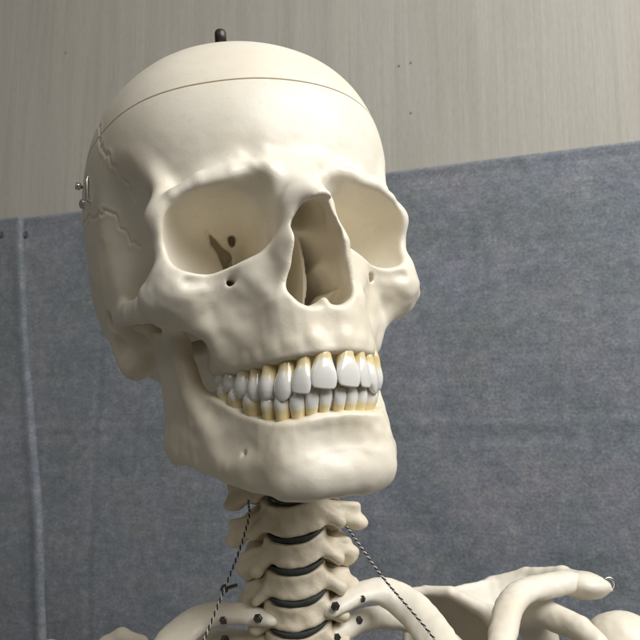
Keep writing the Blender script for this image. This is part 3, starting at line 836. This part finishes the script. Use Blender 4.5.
# ---------------------------------------------------------------- metal fittings
def lathe(prof, seg=20):
    """profile of (radius, height) -> verts, quads"""
    V = [(r * math.cos(2 * math.pi * j / seg), r * math.sin(2 * math.pi * j / seg), z) for r, z in prof for j in range(seg)]
    Fq = [(i * seg + j, i * seg + (j + 1) % seg, (i + 1) * seg + (j + 1) % seg, (i + 1) * seg + j) for i in range(len(prof) - 1) for j in range(seg)]
    return np.array(V, float), Fq
def frame_to(d):
    d = np.asarray(d, float); d = d / np.linalg.norm(d)
    a = np.array([0, 0, 1.0]) if abs(d[2]) < .9 else np.array([1.0, 0, 0])
    u = np.cross(a, d); u /= np.linalg.norm(u); v = np.cross(d, u)
    return np.stack([u, v, d], 1)
def lathe_part(name, prof, at, direction, mat, parent, seg=20, flat_shade=False, world=False):
    """at and direction in skull millimetres, or in world ones when world is set"""
    V, Fq = lathe(prof, seg)
    P = np.asarray(at, float) + V @ frame_to(direction).T
    if world: return link_mesh(name, P / 1000.0, Fq, mat, parent, not flat_shade)
    return link_mesh(name, tob(P), [f[::-1] for f in Fq], mat, parent, not flat_shade)
def tube(name, path, r, mat, parent, seg=10, in_body=False):
    P = np.asarray(path, float)
    if in_body: P = body(P)
    T = np.gradient(P, axis=0); T /= np.linalg.norm(T, axis=1, keepdims=True)
    u = np.cross(T[0], [0.3, 0.5, 0.8]); u /= np.linalg.norm(u); V = []
    for p, t in zip(P, T):
        u = u - t * (u @ t); u /= np.linalg.norm(u); w = np.cross(t, u)
        for j in range(seg):
            a = 2 * math.pi * j / seg; V.append(p + r * (math.cos(a) * u + math.sin(a) * w))
    n = len(P)
    Fq = [(i * seg + j, (i + 1) * seg + j, (i + 1) * seg + (j + 1) % seg, i * seg + (j + 1) % seg) for i in range(n - 1) for j in range(seg)]
    return link_mesh(name, tob(np.array(V)), Fq, mat, parent)
bdir = lambda d: d[0] * BODY_L + d[1] * BODY_F + np.array([0, 0, d[2]])
SCREWS = [((-34.4, 0.5, -139.8), (-.2, 1, .1)), ((-19.0, 7.2, -140.3), (-.1, 1, 0)), ((-36.0, -12, -150.0), (-.2, 1, .1)), ((-33.0, -8, -127.6), (-.7, 1, 0)),
          ((15.0, 8.2, -140.0), (.1, 1, .05)), ((27.5, -0.5, -139.8), (.2, 1, .1)), ((25.5, -9.5, -150.2), (.1, 1, .1)), ((14.0, 2.2, -154.0), (.1, 1, 0))]
for p, d in SCREWS:
    o = lathe_part('screw', [(0.01, -8), (0.9, -8), (0.9, 0.1), (2.1, 0.1), (2.1, 0.4), (1.65, 0.4), (1.75, 0.6), (1.7, 1.6), (1.45, 1.9), (0.9, 1.9), (0.9, 2.9), (0.75, 3.1), (0.01, 3.1)], body(p), bdir(d), MAT['dark_steel'], skeleton, 6, True)
# hook and pin at the temple
tube('hook_wire', [(-68, 12, 53.5), (-73.0, 14, 53.5), (-73.8, 14, 55), (-73.2, 15.5, 63), (-73.0, 15.5, 65), (-67, 13, 66)], 0.8, MAT['steel'], skeleton)
lathe_part('hook_bolt', [(0.01, -8), (1.6, -8), (1.6, 0), (3.0, 0), (3.2, .5), (3.2, 2.6), (2.8, 3.0), (1.6, 3.0), (1.6, 4.0), (2.4, 4.4), (2.4, 5.6), (1.8, 6.0), (.01, 6.0)], (-70.0, -4, 59.5), (-1, .45, -.12), MAT['steel'], skeleton, 8)
lathe_part('hook_pin', [(0.01, -8), (0.8, -8), (.8, 4.4), (1.7, 4.6), (1.9, 5.6), (1.7, 6.6), (.01, 7)], (-70.4, -8, 69.6), (-1, .3, .1), MAT['steel'], skeleton, 12)
# bolt for hanging, on the crown
lathe_part('hanging_bolt', [(.01, -10), (2.7, -10), (2.7, 22), (2.2, 22.4), (2.2, 23.2), (3.1, 23.4), (3.2, 30), (2.8, 31), (.01, 31)], (1.8, 0, 128), (0.05, .04, 1), MAT['peg'], skeleton, 14)
# ring on the shoulder
ring = [(151.5 + 3.0 * math.cos(a), -26, -154 + 3.0 * math.sin(a)) for a in np.linspace(-2.6, 3.5, 26)]
tube('shoulder_ring', [(144, -27, -155), (147, -26, -155)] + ring, 0.65, MAT['steel'], skeleton, 8, True)

# ---------------------------------------------------------------- twisted cord hung round the neck
def cord():
    root = empty('twisted_cord', (0, 0, 0))
    tag(root, 'thin black and white twisted cord hanging round the neck vertebrae', 'cord')
    P = np.array([(49, 66, -230), (62, 54, -180), (51.7, 38, -153.4), (35.8, 17, -129.2), (27.5, 2, -112), (21, -16, -99), (2, -40, -92), (-14, -22, -88), (-18, 4, -90), (-17.0, 15, -96), (-22.7, 20, -110.0), (-39.1, 36, -140.3), (-50, 50, -160), (-52, 66, -230)], float)
    t = np.linspace(0, len(P) - 1, 1400); Q = np.stack([np.interp(t, range(len(P)), P[:, c]) for c in range(3)], 1)
    for _ in range(900): Q[1:-1] = (Q[:-2] + Q[2:] + 2 * Q[1:-1]) / 4
    s = np.r_[0, np.linalg.norm(np.diff(Q, axis=0), axis=1).cumsum()]
    n = int(s[-1] / 0.36); ss = np.linspace(0, s[-1], n); Q = np.stack([np.interp(ss, s, Q[:, c]) for c in range(3)], 1)
    T = np.gradient(Q, axis=0); T /= np.linalg.norm(T, axis=1, keepdims=True)
    U = np.cross(T, [0, 0.4, 0.9]); U /= np.linalg.norm(U, axis=1, keepdims=True); W = np.cross(T, U)
    for ph, m in ((0, 'cord_black'), (math.pi, 'cord_white')):
        a = ss * 2 * math.pi / 2.9 + ph
        tube('strand', Q + 0.28 * (np.cos(a)[:, None] * U + np.sin(a)[:, None] * W), 0.31, MAT[m], root, 7, True)
cord()

# ---------------------------------------------------------------- wallpapered wall
def wallpaper():
    m, nt, n, l, b = new_mat('streaked_beige_wallpaper')
    tc = n.new('ShaderNodeTexCoord').outputs['Object']
    a = noise_node(n, l, tc, 1.0, 5, 0.65, (260, 260, 5))
    c = noise_node(n, l, tc, 1.0, 4, 0.6, (45, 45, 2.2))
    f = noise_node(n, l, tc, 1.0, 3, 0.7, (900, 900, 90))
    base = ramp(n, l, a.outputs[0], [(0.25, (0.49, 0.466, 0.40)), (0.5, (0.53, 0.508, 0.448)), (0.75, (0.55, 0.53, 0.475))])
    tint = ramp(n, l, c.outputs[0], [(0.3, (0.86, 0.85, 0.83)), (0.6, (1, 1, 1)), (0.8, (1.0, 0.97, 0.92))])
    q = mix(n, l, 0.9, base.outputs[0], tint.outputs[0], 'MULTIPLY')
    g = ramp(n, l, f.outputs[0], [(0.35, (0.85, 0.84, 0.82)), (0.6, (1, 1, 1))])
    q = mix(n, l, 0.7, q, g.outputs[0], 'MULTIPLY')
    l.new(q, b.inputs['Base Color'])
    b.inputs['Roughness'].default_value = 0.75
    bump(n, l, b, a.outputs[0], 0.25, 0.0012)
    return m
def felt():
    m, nt, n, l, b = new_mat('mottled_blue_grey_felt')
    tc = n.new('ShaderNodeTexCoord').outputs['UV']
    a = noise_node(n, l, tc, 9.0, 6, 0.7)                       # broad stains
    c = noise_node(n, l, tc, 75.0, 5, 0.75)                     # mottling
    f = noise_node(n, l, tc, 330.0, 4, 0.8)                     # fibres
    w = noise_node(n, l, tc, 1.0, 4, 0.7, (24, 260, 1))         # weave streaks
    base = ramp(n, l, c.outputs[0], [(0.28, (0.175, 0.192, 0.212)), (0.5, (0.248, 0.265, 0.286)), (0.72, (0.345, 0.36, 0.375))])
    st = ramp(n, l, a.outputs[0], [(0.30, (0.76, 0.82, 0.78)), (0.5, (0.95, 0.96, 0.97)), (0.7, (1.14, 1.05, 1.10))])
    q = mix(n, l, 1.0, base.outputs[0], st.outputs[0], 'MULTIPLY')
    fr = ramp(n, l, f.outputs[0], [(0.32, (0.52, 0.54, 0.56)), (0.52, (1, 1, 1)), (0.70, (1.5, 1.46, 1.42))])
    q = mix(n, l, 0.8, q, fr.outputs[0], 'MULTIPLY')
    wr = ramp(n, l, w.outputs[0], [(0.35, (0.86, 0.88, 0.90)), (0.65, (1.08, 1.07, 1.06))])
    q = mix(n, l, 0.7, q, wr.outputs[0], 'MULTIPLY')
    # faint squares where something was stuck
    br = n.new('ShaderNodeTexBrick'); br.inputs['Scale'].default_value = 9.0; br.inputs['Mortar Size'].default_value = 0.0
    br.inputs['Color1'].default_value = (0.86, 0.92, 1.02, 1); br.inputs['Color2'].default_value = (1.04, 1.02, 1.0, 1); br.inputs['Brick Width'].default_value = .45; br.inputs['Row Height'].default_value = .34
    l.new(tc, br.inputs['Vector'])
    q = mix(n, l, 0.5, q, br.outputs[0], 'MULTIPLY')
    l.new(q, b.inputs['Base Color'])
    b.inputs['Roughness'].default_value = 0.95; b.inputs['Specular IOR Level'].default_value = 0.15
    b.inputs['Sheen Weight'].default_value = 0.25; b.inputs['Sheen Roughness'].default_value = 0.6
    ad = n.new('ShaderNodeMath'); ad.operation = 'ADD'; l.new(f.outputs[0], ad.inputs[0]); l.new(c.outputs[0], ad.inputs[1])
    bump(n, l, b, ad.outputs[0], 0.5, 0.0015)
    return m
FELT = felt()
def slab(name, u0, u1, z0, z1, mat, thick):
    P = [wall_pt(u, z, o) for o in (-thick, 0) for u, z in ((u0, z0), (u1, z0), (u1, z1), (u0, z1))]
    P = np.array(P) / 1000.0; c = P.mean(0)
    F = [(4, 5, 6, 7), (0, 3, 2, 1), (0, 1, 5, 4), (1, 2, 6, 5), (2, 3, 7, 6), (3, 0, 4, 7)]
    F = [f if np.dot(np.cross(P[f[1]] - P[f[0]], P[f[2]] - P[f[0]]), P[list(f)].mean(0) - c) > 0 else f[::-1] for f in F]
    return link_mesh(name, P, F, mat, None, False)
wall = slab('wall', -2500, 3500, 0, 2800, wallpaper(), 60)
wall['kind'] = 'structure'

def sheet(name, u0, u1, z0, z1, f, thick, label, step=4.0):
    """hanging cloth: a bent sheet with thickness; f(u, z) is its distance from the wall"""
    us = np.linspace(u0, u1, int((u1 - u0) / step) + 1); zs = np.linspace(z0, z1, int((z1 - z0) / step) + 1)
    U, Z = np.meshgrid(us, zs, indexing='ij'); D = f(U, Z)
    V = []
    for off in (0.0, -thick):
        P = WA + U[..., None] * WU + (D + off)[..., None] * WN; P[..., 2] = Z
        V.append(P.reshape(-1, 3))
    a, b = U.shape; I = np.arange(a * b).reshape(a, b)
    front = np.stack([I[:-1, :-1], I[1:, :-1], I[1:, 1:], I[:-1, 1:]], -1).reshape(-1, 4)
    back = front[:, ::-1] + a * b
    rim = np.concatenate([I[:, 0], I[-1, 1:], I[-2::-1, -1], I[0, -2:0:-1]])
    r2 = np.roll(rim, -1)
    side = np.stack([r2, rim, rim + a * b, r2 + a * b], -1)
    o = link_mesh(name, np.concatenate(V) / 1000.0, np.concatenate([front, back, side]), FELT, None)
    uv = o.data.uv_layers.new(name='UVMap')
    UVv = np.tile(np.stack([U.ravel(), Z.ravel()], 1) / 1000.0, (2, 1))
    li = np.empty(len(o.data.loops), np.int32); o.data.loops.foreach_get('vertex_index', li)
    uv.data.foreach_set('uv', UVv[li].astype(np.float32).ravel())
    return tag(o, label, 'cloth')
gauss = lambda x, w: np.exp(-(x / w) ** 2)

uA, _ = wall_of(95, 500); _, zH = wall_of(520, 430); uR, _ = wall_of(560, 300)
uS1, zS1 = wall_of(26, 226); uS0, zS0 = wall_of(50, 640)
def seam(Z): return uS0 + (uS1 - uS0) * (Z - zS0) / (zS1 - zS0) + 4 * np.sin((Z - zS0) / 90.0)
def g2(U, Z, s, seed):
    P = np.stack([U.ravel(), Z.ravel(), np.full(U.size, 7.0)], 1)
    return vnoise(P, s, seed).reshape(U.shape)
def main_f(U, Z):
    d = 6 + 3.0 * g2(U, Z, 130, 1) + 1.2 * g2(U, Z, 45, 2) + 0.4 * g2(U, Z, 18, 3)
    d += 0.8 * gauss(Z - zH - 0.01 * U, 5) - 0.8 * gauss(Z - zH + 9, 7) - 0.9 * gauss(U - uA - 3 * np.sin(Z / 80), 5) + 0.5 * gauss(U - uA - 9, 7)
    d -= 3.0 * gauss(Z - EDGE_Z, 30)
    d = np.maximum(d, 3.2) + 1.3 / (1 + np.exp(-(Z - EDGE_Z + 9) / 0.8))        # turned-down hem
    return np.maximum(d, 3.2)
edge_hi = EDGE_Z
cloth_r = sheet('blue_cloth', uS1 - 60, 1500, EDGE_Z - 900, edge_hi, main_f, 2.0, 'large mottled blue grey felt cloth hung on the wall behind the skull')
def left_f(U, Z):
    e = seam(Z) - U
    fall = np.clip((zS1 - Z) / (zS1 - zS0), 0, 1.3)
    return 9.5 + 2 * g2(U, Z, 120, 5) + 1.2 * g2(U, Z, 40, 6) + (1.0 + 2.8 * fall) * gauss(e - 8, 9.5)
def left_sheet():
    us = np.linspace(0, 1, 120)
    # columns follow the slanting free edge
    zs = np.linspace(EDGE_Z - 900, edge_hi + 0.8, 230)
    T, Z = np.meshgrid(us, zs, indexing='ij')
    U = -900 + (seam(Z) + 900) * (1 - (1 - T) ** 2.2)
    D = left_f(U, Z) - 3.5 * gauss(seam(Z) - U, 3.0)
    V = []
    for off in (0.0, -1.8):
        P = WA + U[..., None] * WU + (D + off)[..., None] * WN; P[..., 2] = Z
        V.append(P.reshape(-1, 3))
    a, b = U.shape; I = np.arange(a * b).reshape(a, b)
    front = np.stack([I[:-1, :-1], I[1:, :-1], I[1:, 1:], I[:-1, 1:]], -1).reshape(-1, 4)
    rim = np.concatenate([I[:, 0], I[-1, 1:], I[-2::-1, -1], I[0, -2:0:-1]]); r2 = np.roll(rim, -1)
    side = np.stack([r2, rim, rim + a * b, r2 + a * b], -1)
    o = link_mesh('blue_cloth', np.concatenate(V) / 1000.0, np.concatenate([front, front[:, ::-1] + a * b, side]), FELT, None)
    uv = o.data.uv_layers.new(name='UVMap'); UVv = np.tile(np.stack([U.ravel() + 333, Z.ravel()], 1) / 1000.0, (2, 1))
    li = np.empty(len(o.data.loops), np.int32); o.data.loops.foreach_get('vertex_index', li)
    uv.data.foreach_set('uv', UVv[li].astype(np.float32).ravel())
    tag(o, 'narrow strip of blue grey cloth at the left with a rolled free edge', 'cloth')
left_sheet()
# pins holding the cloth, nail holes in the wallpaper
def wall_bit(name, px, py, prof, out, mat, label, cat):
    u, z = wall_of(px, py)
    o = lathe_part(name, prof, wall_pt(u, z, out), WN, mat, None, 14, world=True)
    return tag(o, label, cat)
SNAP = simple('grey_snap_plastic', (0.14, 0.155, 0.165), .5)
PIN = [(.01, -8), (.7, -8), (.7, 0), (4.6, 0), (5.0, .8), (4.2, 1.8), (2.6, 1.7), (2.2, 1.2), (.01, 1.2)]
wall_bit('cloth_snap', 8, 236, PIN, 11.5, SNAP, 'round grey snap at the far left of the cloth top', 'snap')
wall_bit('cloth_snap', 29, 235, PIN, 5.5, SNAP, 'round grey snap just right of the rolled cloth edge', 'snap')
NAIL = [(.01, -8), (.5, -8), (.5, .1), (1.05, .15), (1.05, .5), (.8, .6), (.01, .6)]
RUST = simple('rusty_nail', (0.16, 0.085, 0.035), .7)
wall_bit('nail', 399, 66, NAIL, 0.2, MAT['peg'], 'tiny dark nail head in the wallpaper, left of the rusty one', 'nail')
wall_bit('nail', 411, 63, NAIL, 0.2, RUST, 'tiny rusty nail head in the wallpaper, upper of the right pair', 'nail')
wall_bit('nail', 411, 113, NAIL, 0.2, RUST, 'tiny rusty nail head in the wallpaper nearest the cloth edge', 'nail')
wall_bit('nail', 66, 53, NAIL, 0.2, MAT['peg'], 'tiny dark nail head in the wallpaper at the upper left', 'nail')
